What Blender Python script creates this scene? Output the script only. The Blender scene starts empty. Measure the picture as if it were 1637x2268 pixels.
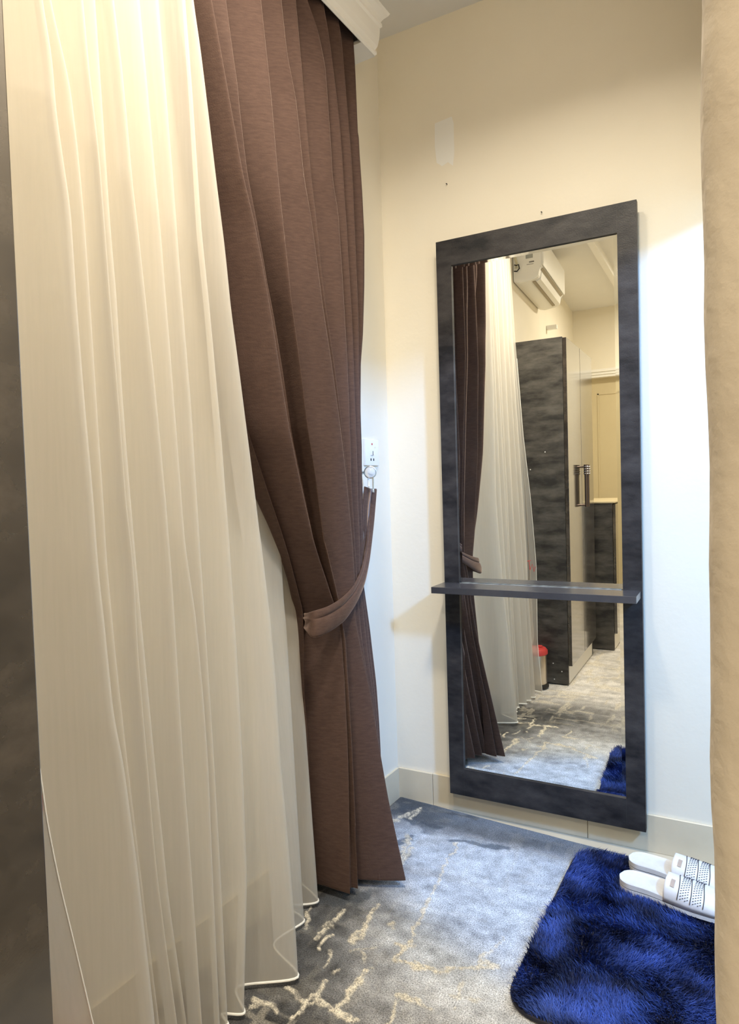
import bpy, bmesh, math, random
import numpy as np
from mathutils import Vector, Matrix, Euler
random.seed(7); rng = np.random.default_rng(7)
S = bpy.context.scene
COL = S.collection
PI = math.pi
# ------------------------------------------------------------------ camera
W, H, F = 1637, 2268, 1487.0
CAM = np.array([1.0435, -2.0878, 1.0855])
YAW, PIT, ROL = map(math.radians, (28.348, 2.1655, -1.7478))
fw = np.array([-math.sin(YAW)*math.cos(PIT), math.cos(YAW)*math.cos(PIT), -math.sin(PIT)])
r0 = np.array([math.cos(YAW), math.sin(YAW), 0.0]); u0 = np.cross(r0, fw)
rt = r0*math.cos(ROL)+u0*math.sin(ROL); up = -r0*math.sin(ROL)+u0*math.cos(ROL)
cd = bpy.data.cameras.new('camera'); cam = bpy.data.objects.new('camera', cd); COL.objects.link(cam)
cd.sensor_fit = 'HORIZONTAL'; cd.sensor_width = 36.0; cd.lens = 36.0*F/W
cd.clip_start = 0.02
M = Matrix.Identity(4)
for i in range(3):
    M[i][0] = rt[i]; M[i][1] = up[i]; M[i][2] = -fw[i]; M[i][3] = CAM[i]
cam.matrix_world = M
S.camera = cam
TH = math.radians(2.6)
WN = np.array([math.cos(TH), -math.sin(TH), 0.0])     # normal of the left wall (into the room)
WD = np.array([math.sin(TH), math.cos(TH), 0.0])      # along the left wall, towards the far wall
def at(x, y, n, k):
    d = fw + rt*(x-W/2)/F - up*(y-H/2)/F
    n = np.asarray(n, float)
    return CAM + d*((k-n@CAM)/(n@d))
def wp(s, d, z):                                      # wall coordinates -> world
    p = WD*s+WN*d; return (p[0], p[1], z)
CEIL = 2.592; FLZ = -0.012
# ------------------------------------------------------------------ helpers
def tag(o, label=None, cat=None, group=None, kind=None):
    if label: o['label'] = label
    if cat: o['category'] = cat
    if group: o['group'] = group
    if kind: o['kind'] = kind
    return o
def empty(name, loc, label, cat, group=None, rot=(0, 0, 0)):
    o = bpy.data.objects.new(name, None); COL.objects.link(o)
    o.location = loc; o.rotation_euler = rot; o.empty_display_size = .05
    return tag(o, label, cat, group)
def link(name, me, mat, parent=None, smooth=False):
    o = bpy.data.objects.new(name, me); COL.objects.link(o)
    if mat is not None: me.materials.append(mat)
    if parent is not None:
        o.parent = parent
    if smooth:
        me.polygons.foreach_set('use_smooth', [True]*len(me.polygons))
    return o
def mesh_np(name, V, Fc):
    me = bpy.data.meshes.new(name); me.from_pydata([tuple(v) for v in V], [], [tuple(f) for f in Fc]); me.update(); return me
class MB:
    def __init__(s): s.bm = bmesh.new()
    def box(s, x0, x1, y0, y1, z0, z1, bev=0, seg=2, mtx=None):
        r = bmesh.ops.create_cube(s.bm, size=1.0); v = r['verts']
        bmesh.ops.scale(s.bm, vec=(x1-x0, y1-y0, z1-z0), verts=v)
        bmesh.ops.translate(s.bm, vec=((x0+x1)/2, (y0+y1)/2, (z0+z1)/2), verts=v)
        if bev:
            e = list({e for a in v for e in a.link_edges})
            q = bmesh.ops.bevel(s.bm, geom=e, offset=bev, segments=seg, affect='EDGES', profile=.6)
            v = list({a for f in q['faces'] for a in f.verts} | {a for a in v if a.is_valid})
            if mtx is not None:
                allv = set(v); st = list(v)
                while st:
                    a = st.pop()
                    for ed in a.link_edges:
                        b = ed.other_vert(a)
                        if b not in allv: allv.add(b); st.append(b)
                v = list(allv)
        if mtx is not None: bmesh.ops.transform(s.bm, matrix=mtx, verts=v)
        return s
    def tube(s, pts, rad, n=10, caps=True):
        P = [np.array(p, float) for p in pts]; m = len(P); rings = []
        t0 = P[1]-P[0]; a = np.cross(t0, [0, 0, 1.0])
        if np.linalg.norm(a) < 1e-6: a = np.cross(t0, [1.0, 0, 0])
        a = a/np.linalg.norm(a)
        for i in range(m):
            t = P[min(i+1, m-1)]-P[max(i-1, 0)]; t = t/(np.linalg.norm(t)+1e-12)
            a = a-t*(a@t); a = a/(np.linalg.norm(a)+1e-12); b = np.cross(t, a)
            r = rad[i] if hasattr(rad, '__len__') else rad
            rings.append([s.bm.verts.new(P[i]+r*(a*math.cos(2*PI*k/n)+b*math.sin(2*PI*k/n))) for k in range(n)])
        for i in range(m-1):
            for k in range(n):
                s.bm.faces.new((rings[i][k], rings[i][(k+1) % n], rings[i+1][(k+1) % n], rings[i+1][k]))
        if caps: s.bm.faces.new(rings[0][::-1]); s.bm.faces.new(rings[-1])
        return s
    def lathe(s, prof, n=32, mtx=None):
        rings = []
        for r, z in prof:
            rings.append([s.bm.verts.new((r*math.cos(2*PI*k/n), r*math.sin(2*PI*k/n), z)) for k in range(n)])
        for i in range(len(prof)-1):
            for k in range(n):
                s.bm.faces.new((rings[i][k], rings[i][(k+1) % n], rings[i+1][(k+1) % n], rings[i+1][k]))
        s.bm.faces.new(rings[0][::-1]); s.bm.faces.new(rings[-1])
        if mtx is not None: bmesh.ops.transform(s.bm, matrix=mtx, verts=[v for r in rings for v in r])
        return s
    def prism(s, poly, z0, z1):
        a = [s.bm.verts.new((x, y, z0)) for x, y in poly]; b = [s.bm.verts.new((x, y, z1)) for x, y in poly]
        n = len(poly)
        for i in range(n): s.bm.faces.new((a[i], a[(i+1) % n], b[(i+1) % n], b[i]))
        s.bm.faces.new(a[::-1]); s.bm.faces.new(b); return s
    def build(s, name, mat, parent=None, smooth=False):
        bmesh.ops.recalc_face_normals(s.bm, faces=s.bm.faces)
        me = bpy.data.meshes.new(name); s.bm.to_mesh(me); s.bm.free()
        o = link(name, me, mat, parent)
        if smooth:
            for p in me.polygons: p.use_smooth = True
            try: me.set_sharp_from_angle(angle=math.radians(40))
            except Exception: pass
        return o
# ------------------------------------------------------------------ materials
def mat(name, col, rough=.6, spec=.5, metal=0.0, **k):
    m = bpy.data.materials.new(name); m.use_nodes = True
    b = m.node_tree.nodes['Principled BSDF']
    b.inputs['Base Color'].default_value = (*col, 1); b.inputs['Roughness'].default_value = rough
    b.inputs['Metallic'].default_value = metal; b.inputs['Specular IOR Level'].default_value = spec
    for kk, v in k.items(): b.inputs[kk.replace('_', ' ')].default_value = v
    return m
def nd(m, typ, **k):
    n = m.node_tree.nodes.new(typ)
    for a, v in k.items():
        if hasattr(n, a) and a not in ('Scale',): setattr(n, a, v)
    return n
def noise_col(m, c1, c2, scale=(1, 1, 1), nscale=5.0, detail=8.0, p0=.35, p1=.65, bump=0, bscale=None, rough=None, c3=None):
    nt = m.node_tree; L = nt.links; b = nt.nodes['Principled BSDF']
    tc = nd(m, 'ShaderNodeTexCoord'); mp = nd(m, 'ShaderNodeMapping'); mp.inputs['Scale'].default_value = scale
    L.new(tc.outputs['Object'], mp.inputs['Vector'])
    nz = nd(m, 'ShaderNodeTexNoise'); nz.inputs['Scale'].default_value = nscale; nz.inputs['Detail'].default_value = detail
    nz.inputs['Roughness'].default_value = .62
    L.new(mp.outputs[0], nz.inputs['Vector'])
    rp = nd(m, 'ShaderNodeValToRGB'); e = rp.color_ramp.elements
    e[0].position = p0; e[0].color = (*c1, 1); e[1].position = p1; e[1].color = (*c2, 1)
    if c3: q = e.new((p0+p1)/2); q.color = (*c3, 1)
    L.new(nz.outputs['Fac'], rp.inputs['Fac']); L.new(rp.outputs[0], b.inputs['Base Color'])
    if bump:
        n2 = nd(m, 'ShaderNodeTexNoise'); n2.inputs['Scale'].default_value = bscale or nscale*8; n2.inputs['Detail'].default_value = 6
        L.new(tc.outputs['Object'], n2.inputs['Vector'])
        bp = nd(m, 'ShaderNodeBump'); bp.inputs['Strength'].default_value = bump; bp.inputs['Distance'].default_value = .004
        L.new(n2.outputs['Fac'], bp.inputs['Height']); L.new(bp.outputs[0], b.inputs['Normal'])
    return m
M_wall = noise_col(mat('cream_paint', (.78, .73, .62), .65, .3), (.80, .755, .645), (.765, .715, .60), nscale=1.3, detail=4, bump=.12, bscale=60)
M_ceil = noise_col(mat('ceiling_paint', (.74, .73, .70), .8, .2), (.76, .75, .72), (.72, .71, .68), nscale=1.1, bump=.05, bscale=90)
M_plaster = noise_col(mat('rough_beige_plaster', (.62, .555, .47), .8, .2), (.655, .59, .50), (.59, .525, .44), nscale=14, detail=5, bump=.7, bscale=45)
M_tile = noise_col(mat('beige_tile', (.62, .54, .40), .35, .5), (.66, .585, .44), (.60, .52, .38), nscale=4)
M_white = mat('white_moulding', (.80, .79, .75), .5, .4)
M_lam = noise_col(mat('dark_mottled_laminate', (.05, .047, .045), .42, .45), (.020, .019, .018), (.098, .090, .079),
                  scale=(1, 1, 3.2), nscale=6.5, detail=12, p0=.38, p1=.66, bump=.06, bscale=260)
M_lamd = noise_col(mat('dark_laminate_doors', (.05, .047, .045), .12, .6, 0, Coat_Weight=1.0, Coat_Roughness=.10, Coat_IOR=1.6), (.024, .021, .018), (.078, .066, .054),
                   scale=(1, 1, 1.3), nscale=7.5, detail=12, p0=.38, p1=.66, bump=.03, bscale=260)
M_lamf = noise_col(mat('charcoal_slate_laminate', (.04, .042, .05), .42, .28), (.012, .012, .014), (.052, .048, .048),
                   scale=(1, 1, 2.2), nscale=9, detail=12, p0=.36, p1=.68, bump=.12, bscale=330)
M_shelf = noise_col(mat('shelf_laminate', (.05, .05, .055), .22, .6), (.038, .038, .043), (.064, .063, .068), nscale=5)
M_mir = mat('mirror_glass', (.93, .95, .93), .0, .5, 1.0)
M_edge = mat('bevelled_mirror_edge', (.85, .88, .86), .03, .5, 1.0)
M_chrome = mat('chrome', (.8, .8, .8), .18, .5, 1.0)
M_bronze = mat('dark_bronze_metal', (.16, .12, .10), .3, .5, 1.0)
M_steel = mat('brushed_steel', (.62, .56, .48), .3, .5, 1.0)
M_black = mat('black_rubber', (.012, .012, .012), .6)
M_plastic = mat('white_plastic', (.82, .82, .80), .35)
M_ac = mat('ac_white_plastic', (.80, .79, .74), .4)
M_acg = mat('ac_vent_shadow_grey', (.36, .31, .22), .6)
M_label = mat('grey_label', (.35, .36, .33), .6)
M_red = mat('red_plastic', (.52, .05, .045), .4)
M_redink = mat('red_ink', (.62, .03, .03), .7)
M_door = noise_col(mat('beige_door', (.55, .47, .30), .5), (.57, .49, .31), (.53, .45, .285), nscale=2)
M_rubberw = noise_col(mat('off_white_rubber', (.72, .72, .72), .6, .3), (.76, .76, .76), (.66, .64, .63), nscale=22, detail=6)
M_groove = mat('slipper_groove_dark', (.05, .05, .06), .6)
M_badge = mat('slipper_badge_tan', (.42, .33, .27), .5)
M_glass = mat('crystal_glass', (.95, .97, 1), .05, .5, 0, Transmission_Weight=.75, IOR=1.45)
M_nail = mat('nail_metal', (.05, .04, .035), .5)
M_patch = mat('pale_patch_white', (.80, .80, .77), .6)

# brown velvet
M_vel = noise_col(mat('brown_velvet', (.13, .075, .058), .85, .15), (.066, .040, .032), (.094, .058, .046), scale=(1, 1, 5), nscale=45, detail=8, p0=.30, p1=.70, bump=.14, bscale=380)
b = M_vel.node_tree.nodes['Principled BSDF']; b.inputs['Sheen Weight'].default_value = .75; b.inputs['Sheen Roughness'].default_value = .30
b.inputs['Sheen Tint'].default_value = (.75, .58, .50, 1)
# sheer voile
def sheer_mat(name, col, tr):
    m = bpy.data.materials.new(name); m.use_nodes = True; nt = m.node_tree; nt.nodes.clear(); L = nt.links
    out = nt.nodes.new('ShaderNodeOutputMaterial'); d = nt.nodes.new('ShaderNodeBsdfDiffuse'); t = nt.nodes.new('ShaderNodeBsdfTranslucent')
    tp = nt.nodes.new('ShaderNodeBsdfTransparent'); mx = nt.nodes.new('ShaderNodeMixShader'); m2 = nt.nodes.new('ShaderNodeMixShader')
    tc = nt.nodes.new('ShaderNodeTexCoord'); wv = nt.nodes.new('ShaderNodeTexNoise'); wv.inputs['Scale'].default_value = 160
    mp = nt.nodes.new('ShaderNodeMapping'); mp.inputs['Scale'].default_value = (1, 1, .05)
    rp = nt.nodes.new('ShaderNodeMapRange'); rp.inputs[1].default_value = .3; rp.inputs[2].default_value = .7
    rp.inputs[3].default_value = tr-.015; rp.inputs[4].default_value = tr+.015
    L.new(tc.outputs['Object'], mp.inputs[0]); L.new(mp.outputs[0], wv.inputs['Vector']); L.new(wv.outputs['Fac'], rp.inputs[0])
    d.inputs[0].default_value = (*col, 1); t.inputs[0].default_value = (*col, 1)
    mx.inputs[0].default_value = .38; L.new(d.outputs[0], mx.inputs[1]); L.new(t.outputs[0], mx.inputs[2])
    L.new(rp.outputs[0], m2.inputs[0]); L.new(mx.outputs[0], m2.inputs[1]); L.new(tp.outputs[0], m2.inputs[2])
    L.new(m2.outputs[0], out.inputs[0]); return m
M_sheer = sheer_mat('cream_voile', (.75, .715, .65), .36)
M_hem = mat('white_hem_cord', (.85, .83, .77), .8, .1)

# ------------------------------------------------------------------ setting
XR = 2.40; YB = -4.225; XS = 1.65
def struct(mb, name, m, smooth=False): return tag(mb.build(name, m, None, smooth), kind='structure')
struct(MB().box(-.5, XR+.1, -4.6, .12, FLZ-.1, FLZ), 'floor', M_tile)
struct(MB().box(-.5, XR+.1, -4.6, .12, CEIL, CEIL+.1), 'ceiling', M_ceil)
struct(MB().box(-.5, XR+.1, 0, .12, FLZ, CEIL), 'wall_far', M_wall)
mb = MB(); a = wp(-4.4, 0, 0); b_ = wp(.12, 0, 0); c_ = wp(.12, -.12, 0); d_ = wp(-4.4, -.12, 0)
mb.prism([a[:2], b_[:2], c_[:2], d_[:2]], FLZ, CEIL); struct(mb, 'wall_left', M_wall)
# back wall with the doorway
DX0, DX1, DZ = -.10, .75, 1.985
mb = MB(); mb.box(-.5, DX0, YB-.12, YB, FLZ, CEIL).box(DX1, XS+.1, YB-.12, YB, FLZ, CEIL).box(DX0, DX1, YB-.12, YB, DZ, CEIL)
struct(mb, 'wall_back', M_wall)
struct(MB().box(XS, XS+.1, YB, -1.86, FLZ, CEIL), 'wall_side', M_wall)
struct(MB().box(1.15, XR+.1, -1.86, -1.80, FLZ, CEIL), 'wall_entry', M_wall)
WY0, WY1, WZ0, WZ1 = -1.74, -1.32, 2.08, 2.50
mb = MB(); mb.box(XR, XR+.1, -1.86, .0, FLZ, WZ0).box(XR, XR+.1, -1.86, 0, WZ1, CEIL).box(XR, XR+.1, -1.86, WY0, WZ0, WZ1).box(XR, XR+.1, WY1, 0, WZ0, WZ1)
struct(mb, 'wall_right', M_wall)
mb = MB(); t = .03
mb.box(XR+.03, XR+.07, WY0, WY1, WZ0, WZ0+t).box(XR+.03, XR+.07, WY0, WY1, WZ1-t, WZ1).box(XR+.03, XR+.07, WY0, WY0+t, WZ0, WZ1).box(XR+.03, XR+.07, WY1-t, WY1, WZ0, WZ1)
struct(mb, 'window_1', M_white)
# rough plastered pier near the camera, with the door head over the opening
PX = 1.0362
nz_, nx_ = 150, 14
def pier():
    bm = bmesh.new()
    zs = np.linspace(FLZ, CEIL, nz_); ring = []
    # outline in plan, counter-clockwise: near face, right, far face, left face
    base = [(PX+.006, -1.836), (PX+.014, -1.8395), (PX+.05, -1.84), (PX+.09, -1.84), (PX+.12, -1.84), (PX+.12, -.95), (PX+.012, -.95), (PX+.002, -.955), (PX, -.965), (PX, -1.2), (PX, -1.7), (PX, -1.82), (PX+.0015, -1.831)]
    ph = rng.uniform(0, 6.28, 12)
    for z in zs:
        w = .0005*math.sin(z*11+ph[0])+.0004*math.sin(z*31+ph[1])+.0003*math.sin(z*83+ph[2])+rng.normal(0, .00012)
        row = []
        for i, (x, y) in enumerate(base):
            k = 1.0 if i in (0, 10, 11, 12) else (.5 if i in (1, 9) else 0)
            row.append(bm.verts.new((x+w*k, y+w*.5*k, z)))
        ring.append(row)
    n = len(base)
    for i in range(nz_-1):
        for k in range(n):
            bm.faces.new((ring[i][k], ring[i][(k+1) % n], ring[i+1][(k+1) % n], ring[i+1][k]))
    bm.faces.new(ring[0][::-1]); bm.faces.new(ring[-1])
    m = MB(); m.bm.free(); m.bm = bm
    m.box(PX, PX+.12, -.95, 0, 1.835, CEIL)
    return m
struct(pier(), 'wall_near_right', M_plaster, True)
wf = bpy.data.objects['wall_far']
P_ = [(.203, 2.262), (.262, 2.268), (.268, 2.245), (.268, 2.15), (.262, 2.112), (.245, 2.128), (.225, 2.120), (.206, 2.135), (.201, 2.19)]  # ragged-edged flat patch, whiter than the far wall around it
m_ = MB(); m_.bm.faces.new([m_.bm.verts.new((x, -.0003, z)) for x, z in P_]); pt = m_.build('pale_patch', M_patch, wf)
# baseboards (tile courses with thin joints)
mb = MB(); xs = [0.004, .135, .647, 1.159, 1.7, 2.3]
for i in range(len(xs)-1): mb.box(xs[i]+.0008, xs[i+1]-.0008, -.009, 0, FLZ, .097+.001*i, .0012, 1)
struct(mb, 'baseboard_far', M_tile)
mb = MB()
for s0, s1 in ((-.33, -.008), (-.84, -.332), (-1.35, -.842)):
    q = [wp(s0, 0, 0)[:2], wp(s1, 0, 0)[:2], wp(s1, .008, 0)[:2], wp(s0, .008, 0)[:2]]; mb.prism(q, FLZ, .096)
struct(mb, 'baseboard_left', M_tile)
# back doorway
mb = MB()
mb.box(DX0-.07, DX1+.07, YB, YB+.018, DZ, DZ+.022).box(DX0-.07, DX1+.07, YB, YB+.028, DZ+.022, DZ+.045).box(DX0-.07, DX1+.07, YB, YB+.040, DZ+.045, DZ+.068)
mb.box(DX1, DX1+.07, YB, YB+.02, FLZ, DZ).box(DX0-.06, DX0, YB, YB+.02, FLZ, DZ)
struct(mb, 'trim_1', M_white)
mb = MB(); mb.box(DX0, DX1, YB-.10, YB-.06, FLZ, DZ)
d1 = struct(mb, 'door_1', M_door)
mb = MB(); mb.box(DX0+.10, DX0+.112, YB-.06, YB-.054, .15, 1.85).box(DX1-.11, DX1-.10, YB-.06, YB-.054, .15, 1.85).box(DX0+.10, DX1-.10, YB-.06, YB-.054, 1.84, 1.85)
mb.build('panel_moulding', M_door, d1)
# ceiling batten seen in the mirror
struct(MB().box(.275, .315, YB+.01, -2.3, CEIL-.05, CEIL), 'trim_2', M_white)

# ------------------------------------------------------------------ pelmet
pe = empty('curtain_pelmet', wp(-.22, 0, 2.38), 'white pelmet box with stepped cornice moulding above the brown curtain', 'pelmet')
def par(o, p):                       # keep the world place of a part built in world space
    o.parent = p; bpy.context.view_layer.update(); o.matrix_parent_inverse = p.matrix_world.inverted(); return o
PB = 2.382; S1 = -.225; S0 = -1.62
prof = [(.118, 0), (.120, 0), (.1250, .005), (.1250, .012), (.121, .017), (.127, .028), (.131, .048), (.1330, .070), (.1335, .082), (.139, .087), (.139, .095), (.1355, .100), (.142, .110), (.153, .120), (.158, .128), (.1185, .128), (.1185, .012), (.118, .004)]
bm = bmesh.new()
r1 = [bm.verts.new(wp(S1+(d-.125)*.9, d, PB+z)) for d, z in prof]; r0_ = [bm.verts.new(wp(S0, d, PB+z)) for d, z in prof]
for i in range(len(prof)): bm.faces.new((r0_[i], r0_[(i+1) % len(prof)], r1[(i+1) % len(prof)], r1[i]))
bm.faces.new(r1); bm.faces.new(r0_[::-1])
m_ = MB(); m_.bm.free(); m_.bm = bm; par(m_.build('cornice', M_white, None), pe)
# end return board and soffit at the end of the box
mb = MB(); q = [wp(S1-.012, .002, 0)[:2], wp(S1, .002, 0)[:2], wp(S1, .1180, 0)[:2], wp(S1-.012, .1180, 0)[:2]]; mb.prism(q, PB+.001, PB+.128)
par(mb.build('end_board', M_white, None), pe)
mb = MB(); q = [wp(S0, .002, 0)[:2], wp(S1-.0125, .002, 0)[:2], wp(S1-.0125, .1180, 0)[:2], wp(S0, .1180, 0)[:2]]
mb.prism(q, PB+.112, PB+.127)
q = [wp(S1-.080, .002, 0)[:2], wp(S1-.0125, .002, 0)[:2], wp(S1-.0125, .1175, 0)[:2], wp(S1-.080, .1175, 0)[:2]]; mb.prism(q, PB+.0005, PB+.010); par(mb.build('soffit', M_white, None), pe)
# ------------------------------------------------------------------ curtains
def catmull(P, n):
    P = np.asarray(P); out = []
    Q = np.vstack([2*P[0]-P[1], P, 2*P[-1]-P[-2]])
    for i in range(1, len(Q)-2):
        p0, p1, p2, p3 = Q[i-1], Q[i], Q[i+1], Q[i+2]
        for k in range(n):
            t = k/n
            m1 = (p2-p0)*.42; m2 = (p3-p1)*.42
            out.append((2*t**3-3*t*t+1)*p1+(t**3-2*t*t+t)*m1+(-2*t**3+3*t*t)*p2+(t**3-t*t)*m2)
    out.append(P[-1]); return np.array(out)
def line_fn(px, dz, zs):
    """px: points of a fold in the photo; dz: (z, offset from wall) knots -> s(z), d(z) on grid zs"""
    kz = [k[0] for k in dz]; kd = [k[1] for k in dz]
    d = np.full(len(px), .08); pts = None
    for it in range(4):
        pts = np.array([at(x, y, WN, dd) for (x, y), dd in zip(px, d)])
        d = np.interp(pts[:, 2], kz, kd)
    s = pts@WD; z = pts[:, 2]; o = np.argsort(z); s = s[o]; z = z[o]
    # extrapolate gently at both ends
    k1 = np.clip((s[-1]-s[-2])/(z[-1]-z[-2]+1e-6), -.35, .35)*.5; k0 = np.clip((s[1]-s[0])/(z[1]-z[0]+1e-6), -.4, .4)*.8
    z = np.r_[min(-.2, z[0]-.01), z, max(2.8, z[-1]+.01)]; s = np.r_[s[0]+k0*(z[0]-z[1]), s, s[-1]+k1*(z[-1]-z[-2])]
    sg = np.interp(zs, z, s)
    ker = np.exp(-np.linspace(-2, 2, 9)**2); ker /= ker.sum()
    sg = np.convolve(np.pad(sg, 4, mode='edge'), ker, 'valid')
    return sg, np.interp(zs, kz, kd)
def cloth(lines, z0, z1, nz, fr, dep, nseg, dmin=.006, zfun=None, sho=0):
    zs = np.linspace(z0, z1, nz)
    fs = [line_fn(l[0], l[1], zs) for l in lines]
    V = []
    for j in range(nz):
        cp = []
        for k in range(len(fs)):
            s, d = fs[k][0][j], fs[k][1][j]; cp.append((s, d))
            if k < len(fs)-1:
                s2, d2 = fs[k+1][0][j], fs[k+1][1][j]
                L = math.hypot(s2-s, d2-d); kf = lines[k][2] if len(lines[k]) > 2 else 1.0
                kf = kf(zs[j]) if callable(kf) else kf
                kk = dep(zs[j])*kf
                cp.append((s+fr*(s2-s), max(dmin, d+fr*(d2-d)-min(kk*L, .085))))
                if sho: cp.append((s+.48*(s2-s), max(dmin, d+.48*(d2-d)-sho*min(kk*L, .085))))
        c = catmull(cp, nseg)
        for i, (s, d) in enumerate(c):
            z = zs[j]
            if zfun: z = z+zfun(i/(len(c)-1), (z-z0)/(z1-z0))
            V.append(wp(s, max(d, .004), z))
    n = len(V)//nz
    Fc = [(j*n+i, j*n+i+1, (j+1)*n+i+1, (j+1)*n+i) for j in range(nz-1) for i in range(n-1)]
    return np.array(V), Fc, n
ZT = 2.465
# brown tied-back curtain: photographed fold lines, left free edge to the right edge
brown = [
 ([(418, 0), (452, 255), (490, 550), (520, 810), (548, 950), (586, 1063), (615, 1150), (640, 1229), (660, 1306), (671, 1345), (674, 1410), (676, 1550), (685, 1680), (694, 1847), (703, 1943)], [(0, .085), (.4, .085), (.6, .075), (.80, .075), (1.0, .095), (1.25, .105), (1.6, .10), (2.0, .095), (2.5, .085)], .8),
 ([(470, 0), (494, 134), (511, 228), (540, 390), (564, 489), (580, 572), (602, 696), (618, 800), (642, 950), (661, 1042), (696, 1200), (716, 1262), (740, 1334), (755, 1384), (763, 1513), (772, 1735), (774, 1958)], [(0, .185), (.4, .165), (.62, .15), (.80, .14), (1.2, .15), (1.6, .148), (2.0, .132), (2.5, .110)], 1.1),
 ([(501, 0), (516, 113), (530, 228), (548, 382), (567, 480), (585, 580), (607, 700), (623, 800), (647, 950), (666, 1042), (701, 1200), (721, 1262), (744, 1334), (759, 1384), (767, 1513), (776, 1735), (778, 1958)], [(0, .175), (.4, .15), (.62, .135), (.80, .118), (1.2, .092), (1.6, .090), (2.0, .112), (2.5, .095)], .5),
 ([(579, 0), (602, 215), (616, 382), (630, 513), (645, 655), (665, 800), (683, 950), (702, 1069), (719, 1200), (731, 1253), (750, 1332), (764, 1420), (772, 1550), (783, 1758), (792, 1960)], [(0, .19), (.4, .17), (.62, .155), (.80, .147), (1.2, .15), (1.6, .145), (2.0, .13), (2.5, .108)], 1.0),
 ([(624, 0), (637, 121), (656, 215), (675, 398), (688, 467), (699, 550), (712, 655), (734, 800), (753, 940), (766, 1055), (779, 1200), (785, 1297), (787, 1380), (796, 1420), (820, 1532), (838, 1643), (861, 1772), (900, 1955)], [(0, .29), (.2, .245), (.4, .205), (.62, .165), (.80, .143), (1.2, .145), (1.6, .142), (2.0, .13), (2.5, .108)], 1.3),
 ([(656, 0), (663, 81), (677, 240), (690, 390), (700, 480), (708, 560), (718, 655), (739, 800), (757, 940), (769, 1055), (781, 1200), (787, 1297), (789, 1380), (799, 1425), (823, 1532), (838, 1643), (855, 1772), (880, 1930)], [(0, .255), (.2, .225), (.4, .192), (.62, .158), (.80, .138), (1.2, .140), (1.6, .137), (2.0, .125), (2.5, .106)], lambda z: .9+1.2*min(1, max(0, (z-1.9)/.2))),
 ([(680, 0), (704, 60), (722, 150), (738, 398), (750, 470), (760, 620), (770, 800), (775, 934), (778, 1069), (786, 1200), (792, 1290), (800, 1402), (818, 1532), (832, 1700), (838, 1900)], [(0, .225), (.4, .18), (.62, .15), (.80, .13), (1.2, .138), (2.0, .125), (2.5, .108)], 1.0),
 ([(716, 0), (731, 89), (753, 269), (762, 400), (767, 480), (780, 696), (784, 800), (789, 961), (793, 1096), (797, 1200), (799, 1290), (810, 1402), (827, 1540), (838, 1680), (842, 1900)], [(0, .21), (.4, .17), (.62, .14), (.80, .12), (1.2, .13), (2.0, .12), (2.5, .106)], 1.0),
 ([(742, 0), (757, 81), (777, 322), (783, 420), (788, 550), (795, 722), (796, 830), (798, 961), (800, 1096), (803, 1200), (803, 1290), (816, 1402), (831, 1540), (841, 1680), (845, 1900)], [(0, .20), (.4, .155), (.62, .125), (.80, .107), (1.2, .12), (2.0, .115), (2.5, .104)], 1.0),
 ([(776, 0), (785, 70), (790, 150), (796, 300), (803, 400), (808, 500), (808, 615), (805, 722), (801, 800), (800, 907), (803, 1042), (807, 1150), (806, 1290), (822, 1402), (835, 1513), (845, 1669), (850, 1900)], [(0, .185), (.4, .14), (.62, .11), (.80, .09), (1.2, .105), (2.0, .105), (2.5, .10)], .8),
]
zs_ = None
V, Fc, nb = cloth(brown, .022, ZT, 210, .22, lambda z: .75+.75*min(1, max(0, (z-.85)/.6)), 7, dmin=.02, sho=.5)
# a closing strip at the right that turns back to the wall
back = []
Vr = V.reshape(210, nb, 3)
ext = []
for j in range(210):
    p = Vr[j, -1]; d = p@WN; row = []
    t = min(1, max(0, (p[2]-.75)/.8)) if p[2] > .75 else min(1, (.75-p[2])/.75)
    for k, (ds, fd) in enumerate(((.012, .72), (.024+.018*t, .55), (.03+.03*t, .70), (.04+.05*t, .42), (.045+.06*t, .25))):
        q = p+WD*ds*(1-.8*min(1, max(0, (p[2]-2.15)/.15)))+WN*(d*fd-d); row.append(q)
    ext.append(row)
Vr = np.concatenate([Vr, np.array(ext)], axis=1); nb = Vr.shape[1]
V = Vr.reshape(-1, 3)
Fc = [(j*nb+i, j*nb+i+1, (j+1)*nb+i+1, (j+1)*nb+i) for j in range(209) for i in range(nb-1)]
me = mesh_np('curtain', V, Fc)
br = empty('curtain', wp(-.5, .06, .02), 'heavy brown velvet curtain gathered by a tieback beside the socket', 'curtain')
pan = link('drape_panel', me, M_vel, None, True); par(pan, br)
md = pan.modifiers.new('cloth_thickness', 'SOLIDIFY'); md.thickness = .002; md.offset = -1
md = pan.modifiers.new('soft', 'SUBSURF'); md.levels = 0; md.render_levels = 1
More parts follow.
